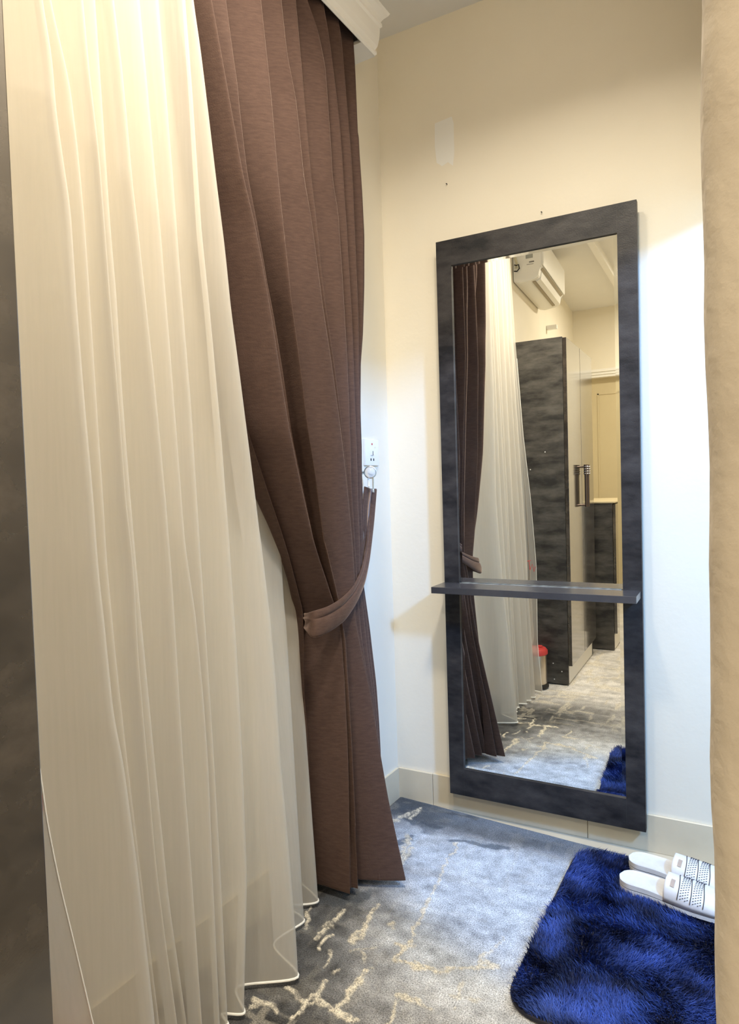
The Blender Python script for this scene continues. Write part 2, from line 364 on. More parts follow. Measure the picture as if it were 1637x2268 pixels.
# tieback band
tie_top = [(815, 1082, .020), (812, 1150, .055), (811, 1200, .080), (806, 1232, .100), (798, 1265, .122), (780, 1300, .143), (755, 1325, .153), (725, 1343, .152), (697, 1352, .134), (682, 1357, .108), (674, 1358, .070), (692, 1352, .022)]
tie_bot = [(834, 1082, .030), (828, 1150, .062), (822, 1200, .085), (816, 1246, .106), (806, 1293, .128), (789, 1335, .150), (762, 1375, .161), (725, 1402, .160), (694, 1413, .142), (680, 1400, .114), (674, 1390, .074), (692, 1384, .024)]
A = np.array([at(x, y, WN, d) for x, y, d in tie_top]); B = np.array([at(x, y, WN, d) for x, y, d in tie_bot])
A = catmull(A, 8); B = catmull(B, 8); rows = []
cent = A.mean(0)
for a, b2 in zip(A, B):
    row = []
    for k, (t, off) in enumerate(((0, .0), (.12, .003), (.27, .003), (.33, -.003), (.37, .004), (.6, .006), (.85, .004), (1, .0))):
        p = a*(1-t)+b2*t; row.append(p+WN*off)
    rows.append(row)
rows = np.array(rows); nt_, nk = rows.shape[:2]
me = mesh_np('tieback', rows.reshape(-1, 3), [(j*nk+i, j*nk+i+1, (j+1)*nk+i+1, (j+1)*nk+i) for j in range(nt_-1) for i in range(nk-1)])
tb = link('tieback', me, M_vel, None, True); par(tb, br)
md = tb.modifiers.new('thickness', 'SOLIDIFY'); md.thickness = .005; md.offset = 0
md = tb.modifiers.new('soft', 'SUBSURF'); md.levels = 0; md.render_levels = 1
# second strand from the hook, behind
P = [at(806, 1078, WN, .03), at(803, 1130, WN, .055), at(806, 1190, WN, .07), at(800, 1230, WN, .085)]
Q = [at(822, 1084, WN, .03), at(816, 1130, WN, .05), at(812, 1190, WN, .066), at(804, 1240, WN, .08)]
P = catmull(P, 6); Q = catmull(Q, 6); R_ = np.stack([P, (P+Q)/2+WN*.002, Q], 1); n_ = len(P)
me = mesh_np('tieback_strand', R_.reshape(-1, 3), [(j*3+i, j*3+i+1, (j+1)*3+i+1, (j+1)*3+i) for j in range(n_-1) for i in range(2)])
ts = link('tieback_strand', me, M_vel, None, True); par(ts, br)
ts.modifiers.new('thickness', 'SOLIDIFY').thickness = .003

# sheer curtain
def DZ(b, m, t): return [(0, b), (1.0, m), (2.5, t)]
sheer = [
 ([(60, 1400), (78, 1650), (100, 1810), (128, 1950), (160, 2080), (205, 2268)], [(0, .25), (.27, .222), (.65, .212), (1.0, .19), (1.33, .16), (1.8, .133), (2.5, .105)], .6),
 ([(-40, 0), (-20, 500), (10, 1100), (30, 1700), (50, 2268)], DZ(.20, .165, .09), .8),
 ([(92, 0), (113, 122), (122, 244), (153, 458), (167, 673), (185, 901), (203, 1100), (215, 1271), (227, 1375), (248, 1589), (270, 1700), (301, 1939), (335, 2247)], DZ(.235, .185, .112)),
 ([(111, 0), (134, 100), (153, 183), (171, 336), (186, 495), (201, 716), (216, 947), (227, 1100), (236, 1250), (258, 1480), (283, 1700), (312, 1939), (350, 2247)], DZ(.205, .165, .105)),
 ([(183, 0), (198, 153), (220, 336), (232, 489), (247, 685), (265, 901), (281, 1117), (297, 1253), (307, 1451), (328, 1700), (345, 1905), (366, 2076), (390, 2247)], DZ(.225, .18, .112)),
 ([(211, 0), (226, 214), (245, 495), (259, 654), (272, 870), (290, 1100), (312, 1350), (345, 1700), (375, 2000), (410, 2247)], DZ(.195, .155, .105)),
 ([(250, 0), (269, 153), (281, 275), (293, 412), (304, 500), (324, 685), (342, 855), (366, 1110), (380, 1283), (392, 1466), (406, 1700), (424, 1939), (445, 2247)], DZ(.215, .17, .112)),
 ([(307, 0), (324, 183), (339, 351), (353, 500), (373, 747), (395, 1025), (408, 1200), (432, 1375), (448, 1558), (458, 1700), (467, 1905), (482, 2213)], DZ(.195, .16, .108)),
 ([(350, 0), (366, 183), (384, 400), (402, 640), (424, 900), (443, 1200), (460, 1450), (476, 1700), (490, 1950), (503, 2230)], DZ(.19, .16, .110)),
 ([(406, 0), (421, 183), (443, 500), (463, 700), (486, 950), (505, 1200), (522, 1450), (535, 1700), (545, 1950), (540, 2212)], DZ(.20, .16, .112), .7),
 ([(430, 0), (446, 107), (464, 255), (481, 400), (500, 550), (513, 682), (529, 800), (548, 950), (567, 1096), (580, 1200), (601, 1376), (615, 1535), (624, 1690), (640, 1860), (659, 2095), (662, 2166)], [(0, .24), (.5, .20), (1.0, .165), (1.5, .150), (2.5, .114)], 1.2),
 ([(456, 0), (490, 255), (530, 550), (560, 800), (590, 1000), (620, 1180), (636, 1400), (648, 1600), (660, 1800), (675, 2042)], [(0, .138), (.4, .10), (.8, .062), (1.1, .05), (2.5, .04)], 1.0),
 ([(490, 0), (520, 255), (560, 550), (595, 800), (630, 1050), (660, 1308), (670, 1418), (678, 1600), (686, 1718), (700, 1909), (706, 1998)], [(0, .12), (.4, .085), (.8, .05), (1.1, .038), (2.5, .03)], 1.0),
 ([(540, 0), (580, 400), (640, 900), (690, 1300), (720, 1700), (745, 1960)], DZ(.05, .03, .014), .8),
 ([(600, 0), (640, 400), (690, 900), (730, 1300), (760, 1700), (785, 1930)], DZ(.03, .022, .012), .6),
]
NZ = 150
V, Fc, ns = cloth(sheer, .012, ZT, NZ, .36, lambda z: .8, 9, dmin=.005)
Vs = V.reshape(NZ, ns, 3)
# soft irregular ripples between the main folds
for i in range(ns):
    t = i/(ns-1)
    for j in range(NZ):
        z = Vs[j, i, 2]
        w = .0030*math.sin(t*61+1.3*math.sin(t*17)+.5*math.sin(z*1.3))+.0014*math.sin(t*113+2.1*math.sin(t*23)+.7*math.sin(z*1.1+2))
        Vs[j, i] += WN*w*min(1, max(0, (2.4-z)/.3))
V = Vs.reshape(-1, 3)
d_ = V@WN; V = V+np.outer(np.maximum(.004-d_, 0), WN)
s_ = V@WD; lim = np.interp(V[:, 2], [0, .215, .275, 3], [-1.398, -1.398, -1.53, -1.53]); over = np.maximum(lim+.03-s_, 0)
V = V+np.outer(over-.03*np.tanh(over/.03), WD)
me = mesh_np('sheer_curtain', V, Fc)
sh = empty('sheer_curtain', wp(-1.0, .06, .01), 'cream sheer voile curtain hanging full length between wardrobe and brown curtain', 'curtain')
sp = link('voile_panel', me, M_sheer, None, True); par(sp, sh)
Vs = V.reshape(NZ, ns, 3)
mb = MB(); mb.tube([tuple(p) for p in Vs[0]], .0028, 7); h = mb.build('hem_cord', M_hem, None, True); par(h, sh)
mb = MB(); mb.tube([tuple(p+WN*.0008) for p in Vs[:105, 0]], .0013, 6); h = mb.build('side_hem', M_hem, None, True); par(h, sh)
# red pen mark near the selvedge, on the side of the cloth that faces the mirror
Rf = V*np.array([1, -1, 1])+np.array([0, -.088, 0]); Dv = Rf-CAM; zc = Dv@fw
PXs = np.stack([W/2+F*(Dv@rt)/zc, H/2-F*(Dv@up)/zc], 1)
dd = np.hypot(PXs[:, 0]-1178, PXs[:, 1]-1254); c = np.where(dd < 8)[0]
if len(c) == 0: c = np.array([int(dd.argmin())])
zq = zc[c].min()-.004
def on_sheer(x, y):
    d = fw+rt*(x-W/2)/F-up*(y-H/2)/F; q = CAM+d*zq; return (q[0], -.088-q[1], q[2])
for st in ([(1168, 1243), (1176, 1241)], [(1172, 1243), (1174, 1262)], [(1174, 1262), (1179, 1249), (1183, 1266), (1186, 1255)]):
    mb = MB(); mb.tube([on_sheer(*p) for p in st], .0014, 6); h = mb.build('pen_mark', M_redink, None); par(h, sh)
# ------------------------------------------------------------------ curtain holdback and socket
kp = at(820, 1046, WN, .055)
hb = empty('curtain_holdback', tuple(kp), 'round glass curtain holdback knob on the wall below the socket', 'holdback')
mb = MB(); bmesh.ops.create_uvsphere(mb.bm, u_segments=28, v_segments=16, radius=.0175); bmesh.ops.translate(mb.bm, verts=mb.bm.verts, vec=kp)
par(mb.build('knob', M_glass, None, True), hb)
vd = (CAM-kp)/np.linalg.norm(CAM-kp); vd = np.array([vd[0], vd[1], 0]); vd /= np.linalg.norm(vd)
e1 = np.cross([0, 0, 1.0], vd)
mb = MB(); mb.tube([tuple(kp+.0185*(e1*math.cos(a)+np.array([0, 0, 1])*math.sin(a))) for a in np.linspace(0, 2*PI, 33)], .0019, 8)
par(mb.build('ring', M_chrome, None, True), hb)
mb = MB(); mb.tube([tuple(kp-WN*.053), tuple(kp-WN*.012)], .006, 12); par(mb.build('stem', M_chrome, None, True), hb)
for dx, L in ((-.006, .030), (.008, .048)):
    mb = MB(); p = kp+e1*dx+np.array([0, 0, -.016]); mb.tube([tuple(p), tuple(p+np.array([0, 0, -L*.6])), tuple(p+np.array([0, 0, -L])+vd*.006)], .0030, 8)
    par(mb.build('hook', M_plastic if dx < 0 else M_chrome, None, True), hb)
so = empty('wall_socket', wp(-.127, 0, 1.198), 'white switched wall socket plate beside the brown curtain', 'socket')
RZ = Matrix.Rotation(-TH, 4, 'Z')
def onwall(name, m, s0, s1, z0, z1, d0, d1, parent, bev=0):
    mb = MB(); mtx = RZ
    mb.box(d0, d1, s0, s1, z0, z1, bev, 2, RZ)
    return par(mb.build(name, m, None, bool(bev)), parent)
onwall('plate', M_plastic, -.171, -.084, 1.155, 1.241, .0, .009, so, .002)
onwall('rocker', M_plastic, -.140, -.122, 1.188, 1.212, .0085, .0125, so, .001)
onwall('indicator', M_red, -.131, -.126, 1.222, 1.228, .0088, .0102, so)
onwall('screw', M_chrome, -.112, -.108, 1.212, 1.216, .0088, .0100, so)
for s in (-.137, -.120): onwall('pin_hole', M_black, s-.003, s+.003, 1.170, 1.178, .0088, .0096, so)
onwall('earth_slot', M_black, -.1305, -.1275, 1.188, 1.202, .012, .0130, so)

# ------------------------------------------------------------------ mirror
mi = empty('wall_mirror', (.516, 0, .065), 'tall wall mirror in a wide charcoal frame with a narrow shelf across it', 'mirror')
X0, X1, Z0, Z1 = .2155, .8185, .0640, 1.8620
IX0, IX1, IZ0, IZ1 = .2655, .7660, .1525, 1.7810
YF, YK = -.050, -.028
bm = bmesh.new()
def quad(bm, pts): return bm.faces.new([bm.verts.new(p) for p in pts])
mb = MB(); g = .00015
mb.box(X0, IX0, YF, YK, Z0, Z1).box(IX1, X1, YF, YK, Z0, Z1)
mb.box(IX0+g, IX1-g, YF, YK, IZ1, Z1).box(IX0+g, IX1-g, YF, YK, Z0, IZ0)
par(mb.build('frame', M_lamf, None), mi); bm.free()
mb = MB(); mb.box(X0+.05, X1-.05, YK, 0, Z0+.05, Z1-.05); par(mb.build('backing', M_lamf, None), mi)
gl = MB(); bw = .011
ya, yb = YF+.0060, YF+.0066
o_ = [(IX0, yb, IZ0), (IX1, yb, IZ0), (IX1, yb, IZ1), (IX0, yb, IZ1)]
n_ = [(IX0+bw, ya, IZ0+bw), (IX1-bw, ya, IZ0+bw), (IX1-bw, ya, IZ1-bw), (IX0+bw, ya, IZ1-bw)]
quad(gl.bm, n_); glass = gl.build('mirror_glass', M_mir, None); par(glass, mi)
for p in glass.data.polygons:
    if p.normal.y > 0: p.flip()
be = MB()
for i in range(4): quad(be.bm, [o_[i], o_[(i+1) % 4], n_[(i+1) % 4], n_[i]])
par(be.build('glass_edge', M_edge, None), mi)
mb = MB(); mb.box(.2130, .8150, -.158, YF-.0002, .7455, .7655, .0012, 2); par(mb.build('shelf', M_shelf, None), mi)
# chipped silicone line along the shelf back, as seen on the top
fbm_ = lambda x: .5+.5*math.sin(x*140+2*math.sin(x*61))
mb = MB(); xs_l = np.linspace(.268, .763, 120)
mb.tube([(x, -.0525+rng.normal(0, .0004), .7660) for x in xs_l], [max(.0002, .0005+.0006*float(fbm_(x)) ) for x in xs_l], 6)
sl = mb.build('sealant_bead', M_label, None, True); par(sl, mi)
# nails in the wall above the mirror
for x, z, lab in ((.240, 2.059, 'small dark nail in the wall well above the mirror left corner'), (.544, 1.903, 'tiny nail in the wall just above the mirror frame')):
    o = MB().tube([(x, 0, z), (x, -.008, z-.001)], .0016, 8).build('nail', M_nail, None, True); tag(o, lab, 'nail')

# ------------------------------------------------------------------ wardrobe
wa = empty('wardrobe', (.1, -1.6, 0), 'tall wardrobe in dark mottled laminate standing at the left edge', 'wardrobe')
WY, WYF, WX = -1.574, -2.285, .279
mb = MB(); mb.box(-.055, WX, WY-.018, WY, .008, 1.832, .0008, 1); par(mb.build('side_panel', M_lam, None), wa)
mb = MB(); mb.box(-.075, WX, WYF, WYF+.018, .008, 1.832, .0008, 1); par(mb.build('side_panel', M_lam, None), wa)
mb = MB(); mb.box(-.06, WX, WYF+.0182, WY-.0182, 1.812, 1.830).box(-.06, WX-.03, WYF+.0182, WY-.0182, .1, .118).box(-.062, -.052, WYF+.0182, WY-.0182, .12, 1.81)
par(mb.build('carcass', M_lam, None), wa)
mb = MB(); mb.box(WX-.020, WX-.002, WYF+.0182, WY-.0182, .006, .098); par(mb.build('plinth', M_white, None), wa)
for (y0, y1) in ((WY-.345, WY+.002), (WYF, WY-.349)):
    mb = MB(); mb.box(WX+.002, WX+.021, y0+.001, y1-.001, .108, 1.826, .0012, 2)
    dr = mb.build('door', M_lamd, None); par(dr, wa)
    hy = (WY-.347)+(.030 if y1 > WY-.2 else -.030)
    hm = MB(); hx = WX+.021
    hm.tube([(hx, hy, 1.16), (hx+.028, hy, 1.16)], .005, 10).tube([(hx, hy, .945), (hx+.028, hy, .945)], .005, 10)
    hm.tube([(hx+.028, hy, .935), (hx+.028, hy, 1.17)], .0075, 12).tube([(hx+.028, hy, 1.115), (hx+.028, hy, 1.172)], .0105, 12)
    hd = hm.build('handle', M_bronze, None, True); par(hd, dr)
    st = MB()
    for zz in (1.122, 1.135, 1.148, 1.161):
        for a in range(8):
            ang = a*PI/4; c = (hx+.028+.0105*math.cos(ang), hy+.0105*math.sin(ang), zz)
            bmesh.ops.create_icosphere(st.bm, subdivisions=1, radius=.0032, matrix=Matrix.Translation(c))
    par(st.build('handle_studs', M_chrome, None, True), dr)
for (x, z) in ((.20, .115), (.245, .075), (.205, .03), (.18, 1.24), (.10, 1.15)):
    mb = MB(); mb.tube([(x, WY, z), (x, WY+.0012, z)], .003, 10); par(mb.build('screw_cap', M_plastic, None), wa)
# second, low cabinet beyond it
ca = empty('low_cabinet', (.2, -2.43, 0), 'low dark cabinet with a pale top beyond the wardrobe, seen in the mirror', 'cabinet')
mb = MB(); mb.box(-.05, .385, -2.448, -2.430, .006, .935).box(-.08, .385, -3.3, -3.282, .006, .935).box(-.06, .36, -3.28, -2.45, .1, .118); par(mb.build('carcass', M_lam, None), ca)
mb = MB(); mb.box(-.08, .40, -3.31, -2.425, .9355, .945, .001, 1); par(mb.build('top', M_door, None), ca)
mb = MB(); mb.box(.386, .403, -3.29, -2.44, .108, .93, .001, 1); par(mb.build('door', M_lamd, None), ca)
mb = MB(); mb.box(.368, .384, -3.27, -2.4485, .006, .098); par(mb.build('plinth', M_white, None), ca)
# ------------------------------------------------------------------ pedal bin
bx, by = .128, -1.490
bi = empty('pedal_bin', (bx, by, 0), 'small steel pedal bin with red lid behind the sheer, seen in the mirror', 'bin')
T = Matrix.Translation((bx, by, .005))
mb = MB(); mb.lathe([(.060, .0005), (.066, .004), (.066, .014), (.060, .022)], 36, T); par(mb.build('base_ring', M_black, None, True), bi)
mb = MB(); mb.lathe([(.057, .022), (.058, .03), (.058, .172), (.056, .178)], 36, T); par(mb.build('body', M_steel, None, True), bi)
mb = MB(); mb.lathe([(.059, .174), (.063, .178), (.063, .196), (.054, .207), (.02, .212), (.0005, .213)], 36, T); par(mb.build('lid', M_red, None, True), bi)
mb = MB(); mb.box(bx+.012, bx+.036, by-.01, by+.012, .211, .226, .002, 1); par(mb.build('lid_tab', M_red, None), bi)
# ------------------------------------------------------------------ air conditioner (seen in the mirror)
AS0, AS1 = -2.715, -1.985
ac = empty('air_conditioner', wp((AS0+AS1)/2, 0, 2.26), 'white wall air conditioner high on the left wall, seen in the mirror', 'air conditioner')
def extr(name, poly, s0, s1, m, parent, bev=0):
    bm = bmesh.new(); a = [bm.verts.new(wp(s0, d, z)) for d, z in poly]; b = [bm.verts.new(wp(s1, d, z)) for d, z in poly]; n = len(poly)
    for i in range(n): bm.faces.new((a[i], a[(i+1) % n], b[(i+1) % n], b[i]))
    bm.faces.new(a[::-1]); bm.faces.new(b)
    if bev: bmesh.ops.bevel(bm, geom=[e for e in bm.edges], offset=bev, segments=3, affect='EDGES')
    m_ = MB(); m_.bm.free(); m_.bm = bm; return par(m_.build(name, m, None, bool(bev)), parent)
extr('body', [(.004, 2.275), (.045, 2.262), (.125, 2.275), (.150, 2.290), (.158, 2.335), (.172, 2.345), (.172, 2.515), (.155, 2.535), (.004, 2.535)], AS0, AS1, M_ac, ac, .004)
extr('front_panel', [(.1725, 2.350), (.180, 2.345), (.183, 2.36), (.183, 2.510), (.176, 2.522), (.1725, 2.522)], AS0+.002, AS1-.002, M_ac, ac, .002)
extr('louver', [(.128, 2.272), (.153, 2.284), (.160, 2.325), (.157, 2.327), (.150, 2.289), (.127, 2.276)], AS0+.05, AS1-.06, M_ac, ac)
extr('outlet_slot', [(.108, 2.268), (.1255, 2.2715), (.1255, 2.275), (.108, 2.2715)], AS0+.06, AS1-.04, M_acg, ac)
extr('outlet_slot', [(.1575, 2.334), (.1715, 2.343), (.1735, 2.341), (.1605, 2.330)], AS0+.04, AS1-.04, M_acg, ac)
onw = lambda nm, m, s0, s1, z0, z1, d0, d1: onwall(nm, m, s0, s1, z0, z1, d0, d1, ac)
onw('rating_label', M_label, AS1-.0002, AS1+.0008, 2.398, 2.462, .080, .122)
mb = MB()
for k in range(5): mb.box(.100+k*.006, .104+k*.006, AS1, AS1+.0008, 2.372, 2.380, 0, 2, RZ)
mb.box(.085, .125, AS1, AS1+.0006, 2.362, 2.364, 0, 2, RZ); par(mb.build('printed_mark', M_black, None), ac)
for k, (d, zz) in enumerate(((.02, 2.5), (.027, 2.49))):
    mb = MB(); mb.tube([wp(AS1+.004, d, 2.52), wp(AS1+.012, d+.004, 2.47), wp(AS1+.008, d-.006, 2.42), wp(AS1+.010, d+.006, 2.375), wp(AS1+.005, d, 2.35)], .004, 8)
    par(mb.build('cable', mat('cream_cable', (.62, .58, .42), .6), None, True), ac)
mb = MB(); mb.tube([wp(AS1+.01, .016, 2.37), wp(AS1+.02, .028, 2.362), wp(AS1+.012, .04, 2.368), wp(AS1+.012, .044, 2.345), wp(AS1+.012, .03, 2.330), wp(AS1+.006, .012, 2.335)], .0035, 8)
par(mb.build('cable_tie', M_black, None, True), ac)
jb = MB(); jb.box(.001, .075, -3.03, -2.995, 2.192, 2.222, .003, 2, RZ); tag(jb.build('wall_bracket', M_plastic, None, True), 'small white bracket sticking out of the left wall below the air conditioner', 'bracket')

# ------------------------------------------------------------------ carpet
def smooth(a, b, x): t = np.clip((x-a)/(b-a), 0, 1); return t*t*(3-2*t)
def vnoise(x, y, seed=0):
    r = np.random.default_rng(seed); G = r.random((64, 64))
    xi = np.floor(x).astype(int); yi = np.floor(y).astype(int); fx = x-xi; fy = y-yi
    fx = fx*fx*(3-2*fx); fy = fy*fy*(3-2*fy)
    g = lambda i, j: G[i % 64, j % 64]
    return (g(xi, yi)*(1-fx)+g(xi+1, yi)*fx)*(1-fy)+(g(xi, yi+1)*(1-fx)+g(xi+1, yi+1)*fx)*fy
def fbm(x, y, o=4, seed=0):
    v = 0; a = .5; t = 0
    for k in range(o): v = v+a*vnoise(x*2**k+17*k, y*2**k+5*k, seed+k); t += a; a *= .55
    return v/t
nx, ny = 250, 620
YC = np.concatenate([np.linspace(0, .34, 401), np.linspace(.34, 1, 221)[1:]]); ny = len(YC)
XC = np.linspace(0, 1, nx)
U, Vv = np.meshgrid(XC, YC)
xl = lambda y: y*math.tan(TH)+.0125
ytop = lambda x: -.011-.080*x
Yw = ytop(U*1.02)*(1-Vv)+(-4.20)*Vv
Xw = xl(Yw)*(1-U)+1.022*U
X, Y = Xw, Yw
wx = X+.018*(fbm(X*22, Y*22, 4, 3)-.5)*2; wy = Y+.018*(fbm(X*22, Y*22, 4, 9)-.5)*2
def pxf(x, y): p = at(x, y, (0, 0, 1), 0); return p[0], p[1]
segs = [((1010, 1868), (905, 2088), .006, .75), ((905, 2088), (868, 2130), .011, .9), ((880, 2090), (918, 2098), .010, .9), ((872, 2124), (960, 2152), .010, .95), ((960, 2152), (1090, 2145), .012, .85),
        ((1075, 2105), (1050, 2150), .008, .8), ((1060, 2132), (1100, 2138), .012, .8), ((815, 2150), (792, 2170), .016, 1), ((792, 2168), (745, 2232), .011, 1), ((640, 2192), (690, 2226), .010, .9), ((690, 2205), (640, 2268), .010, 1),
        ((700, 2224), (790, 2262), .017, 1), ((722, 2175), (696, 2216), .010, .95), ((838, 2000), (798, 2078), .010, .9), ((765, 2015), (700, 2080), .012, .9), ((735, 2070), (708, 2098), .008, .9), ((795, 2065), (778, 2088), .013, .9), ((735, 2108), (718, 2142), .006, .8), ((745, 2148), (738, 2152), .007, .8),
        ((885, 2196), (950, 2236), .012, .8), ((885, 2214), (858, 2268), .008, .85), ((560, 2205), (620, 2235), .012, .8), ((580, 2215), (560, 2225), .01, .7), ((688, 2010), (672, 2060), .01, .8), ((865, 2045), (872, 2055), .010, .8),
        ((830, 2100), (770, 2105), .006, .5), ((790, 2110), (800, 2130), .006, .6), ((1000, 2200), (1060, 2215), .008, .5), ((1030, 2180), (1005, 2230), .006, .5), ((1115, 2080), (1060, 2130), .006, .5),
        ((905, 1850), (890, 1905), .016, .8), ((880, 1815), (915, 1800), .018, .8), ((935, 1790), (910, 1812), .012, .8), ((910, 1880), (880, 1935), .012, .7)]
mask = np.zeros_like(X)
for (a, b, w, k) in segs:
    ax, ay = pxf(*a); bx_, by_ = pxf(*b); dx, dy = bx_-ax, by_-ay
    t = np.clip(((wx-ax)*dx+(wy-ay)*dy)/(dx*dx+dy*dy), 0, 1)
    dist = np.hypot(wx-ax-t*dx, wy-ay-t*dy); w2 = w*(.10+1.0*fbm(X*55, Y*55, 3, 21))
    mask = np.maximum(mask, k*(1-smooth(w2*.65, w2*1.25, dist)))
spk = smooth(.30, .48, fbm(X*130, Y*130, 2, 25)); mask = mask*(.35+.65*spk)
# broken worn strokes in the rest of the rug
sx = fbm(X*9, Y*30, 4, 31); sy = fbm(X*34, Y*8, 4, 41)
worn = np.maximum(smooth(.60, .68, sx), smooth(.62, .70, sy))
far_ = smooth(-1.05, -1.35, Y)
mask = np.maximum(mask, worn*(.25+.3*far_)*np.where(Y < -1.0, 1, .3))
dark = np.zeros_like(X)
for (a, b, w) in [((868, 1800), (900, 1788), .020), ((905, 1812), (965, 1832), .016), ((885, 1868), (914, 1852), .012), ((878, 1892), (902, 1898), .010), ((1000, 1860), (1120, 1880), .010), ((960, 1795), (1060, 1815), .008), ((735, 1990), (800, 1985), .03)]:
    ax, ay = pxf(*a); bx_, by_ = pxf(*b); dx, dy = bx_-ax, by_-ay
    t = np.clip(((wx-ax)*dx+(wy-ay)*dy)/(dx*dx+dy*dy), 0, 1)
    dist = np.hypot(wx-ax-t*dx, wy-ay-t*dy); w2 = w*(.2+1.3*fbm(X*50, Y*50, 3, 27)); dark = np.maximum(dark, 1-smooth(w2*.6, w2*1.5, dist))
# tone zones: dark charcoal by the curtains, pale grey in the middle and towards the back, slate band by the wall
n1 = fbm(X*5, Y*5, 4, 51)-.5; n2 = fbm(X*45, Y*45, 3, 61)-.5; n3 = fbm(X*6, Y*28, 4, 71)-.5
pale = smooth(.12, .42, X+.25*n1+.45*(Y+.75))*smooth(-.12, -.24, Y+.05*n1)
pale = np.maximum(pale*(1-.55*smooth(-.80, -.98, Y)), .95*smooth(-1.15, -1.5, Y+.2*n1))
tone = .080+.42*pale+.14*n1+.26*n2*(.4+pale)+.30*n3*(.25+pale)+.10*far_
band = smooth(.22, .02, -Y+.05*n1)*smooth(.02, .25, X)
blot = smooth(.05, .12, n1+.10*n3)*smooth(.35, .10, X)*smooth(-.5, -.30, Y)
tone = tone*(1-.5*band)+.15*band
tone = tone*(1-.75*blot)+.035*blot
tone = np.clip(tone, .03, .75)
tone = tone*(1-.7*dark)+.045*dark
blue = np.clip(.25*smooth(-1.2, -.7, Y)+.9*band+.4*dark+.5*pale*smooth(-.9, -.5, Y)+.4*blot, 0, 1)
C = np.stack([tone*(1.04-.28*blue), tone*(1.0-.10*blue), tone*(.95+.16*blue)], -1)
cream = np.array([.62, .56, .44])
C = C*(1-mask[..., None])+cream*mask[..., None]
Zc = .0+.0015*n2+.002*mask
edge = np.minimum(np.minimum(U, 1-U)*2, np.minimum(Vv*20, 1)); Zc = Zc-.006*np.exp(-edge*40)
P = np.stack([X, Y, Zc], -1).reshape(-1, 3)
nn = nx*ny
# side skirt so that the carpet has thickness
idx = [i for i in range(nx)]+[j*nx+nx-1 for j in range(1, ny)]+[(ny-1)*nx+i for i in range(nx-2, -1, -1)]+[j*nx for j in range(ny-2, 0, -1)]
sk = P[idx].copy(); sk[:, 2] = FLZ+.0005
quads = np.array([(j*nx+i, (j+1)*nx+i, (j+1)*nx+i+1, j*nx+i+1) for j in range(ny-1) for i in range(nx-1)])
L_ = len(idx); skq = [(idx[k], idx[(k+1) % L_], nn+(k+1) % L_, nn+k) for k in range(L_)]
me = bpy.data.meshes.new('carpet'); me.from_pydata(np.vstack([P, sk]).tolist(), [], quads.tolist()+skq); me.update()
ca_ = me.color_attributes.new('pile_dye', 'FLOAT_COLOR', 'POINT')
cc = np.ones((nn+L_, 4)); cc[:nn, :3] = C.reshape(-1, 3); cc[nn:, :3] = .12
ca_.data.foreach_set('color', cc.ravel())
M_car = mat('distressed_carpet', (.3, .3, .3), .95, .05); nt = M_car.node_tree; L = nt.links; bs = nt.nodes['Principled BSDF']
bs.inputs['Sheen Weight'].default_value = .15
vc = nd(M_car, 'ShaderNodeVertexColor'); vc.layer_name = 'pile_dye'
tc = nd(M_car, 'ShaderNodeTexCoord'); nz = nd(M_car, 'ShaderNodeTexNoise'); nz.inputs['Scale'].default_value = 330; nz.inputs['Detail'].default_value = 3
L.new(tc.outputs['Object'], nz.inputs['Vector'])
mr = nd(M_car, 'ShaderNodeMapRange'); mr.inputs[1].default_value = .25; mr.inputs[2].default_value = .75; mr.inputs[3].default_value = .30; mr.inputs[4].default_value = 1.7
L.new(nz.outputs['Fac'], mr.inputs[0])
mx = nd(M_car, 'ShaderNodeMix', data_type='RGBA', blend_type='MULTIPLY'); mx.inputs[0].default_value = 1
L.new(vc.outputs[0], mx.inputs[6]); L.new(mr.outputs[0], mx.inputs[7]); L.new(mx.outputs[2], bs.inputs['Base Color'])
bp = nd(M_car, 'ShaderNodeBump'); bp.inputs['Strength'].default_value = .7; bp.inputs['Distance'].default_value = .004
L.new(nz.outputs['Fac'], bp.inputs['Height']); L.new(bp.outputs[0], bs.inputs['Normal'])
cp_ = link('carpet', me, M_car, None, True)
tag(cp_, 'grey and blue distressed carpet with cream strokes covering the floor', 'carpet')

# ------------------------------------------------------------------ shaggy mat
def rrect(x0, x1, y0, y1, r, n=10):
    P = []
    for cx, cy, a in ((x1-r, y1-r, 0), (x0+r, y1-r, PI/2), (x0+r, y0+r, PI), (x1-r, y0+r, 3*PI/2)):
        for k in range(n+1):
            t = a+PI/2*k/n; P.append((cx+r*math.cos(t), cy+r*math.sin(t)))
    return P
MX0, MX1, MY0, MY1, MR = .628, 1.26, -.805, -.122, .075
MROT = math.radians(-2.0)
def mrot(x, y):
    cx, cy = .94, -.46; c, s = math.cos(MROT), math.sin(MROT); return cx+(x-cx)*c-(y-cy)*s, cy+(x-cx)*s+(y-cy)*c
mt = empty('shaggy_mat', (.94, -.46, 0), 'deep blue shaggy mat with rounded corners on the carpet', 'mat')
mb = MB(); mb.prism([mrot(*p) for p in rrect(MX0, MX1, MY0, MY1, MR)], .0035, .010)
par(mb.build('backing', mat('dark_mat_backing', (.02, .02, .035), .9), None), mt)
N = 62000
xs_ = rng.uniform(MX0, MX1, N*2); ys_ = rng.uniform(MY0, MY1, N*2)
dx = np.maximum(np.maximum(MX0+MR-xs_, xs_-(MX1-MR)), 0); dy = np.maximum(np.maximum(MY0+MR-ys_, ys_-(MY1-MR)), 0)
ok = np.hypot(dx, dy) < MR-.003
SLP = [((.776, -.262), math.radians(-6)), ((.786, -.160), math.radians(-6))]
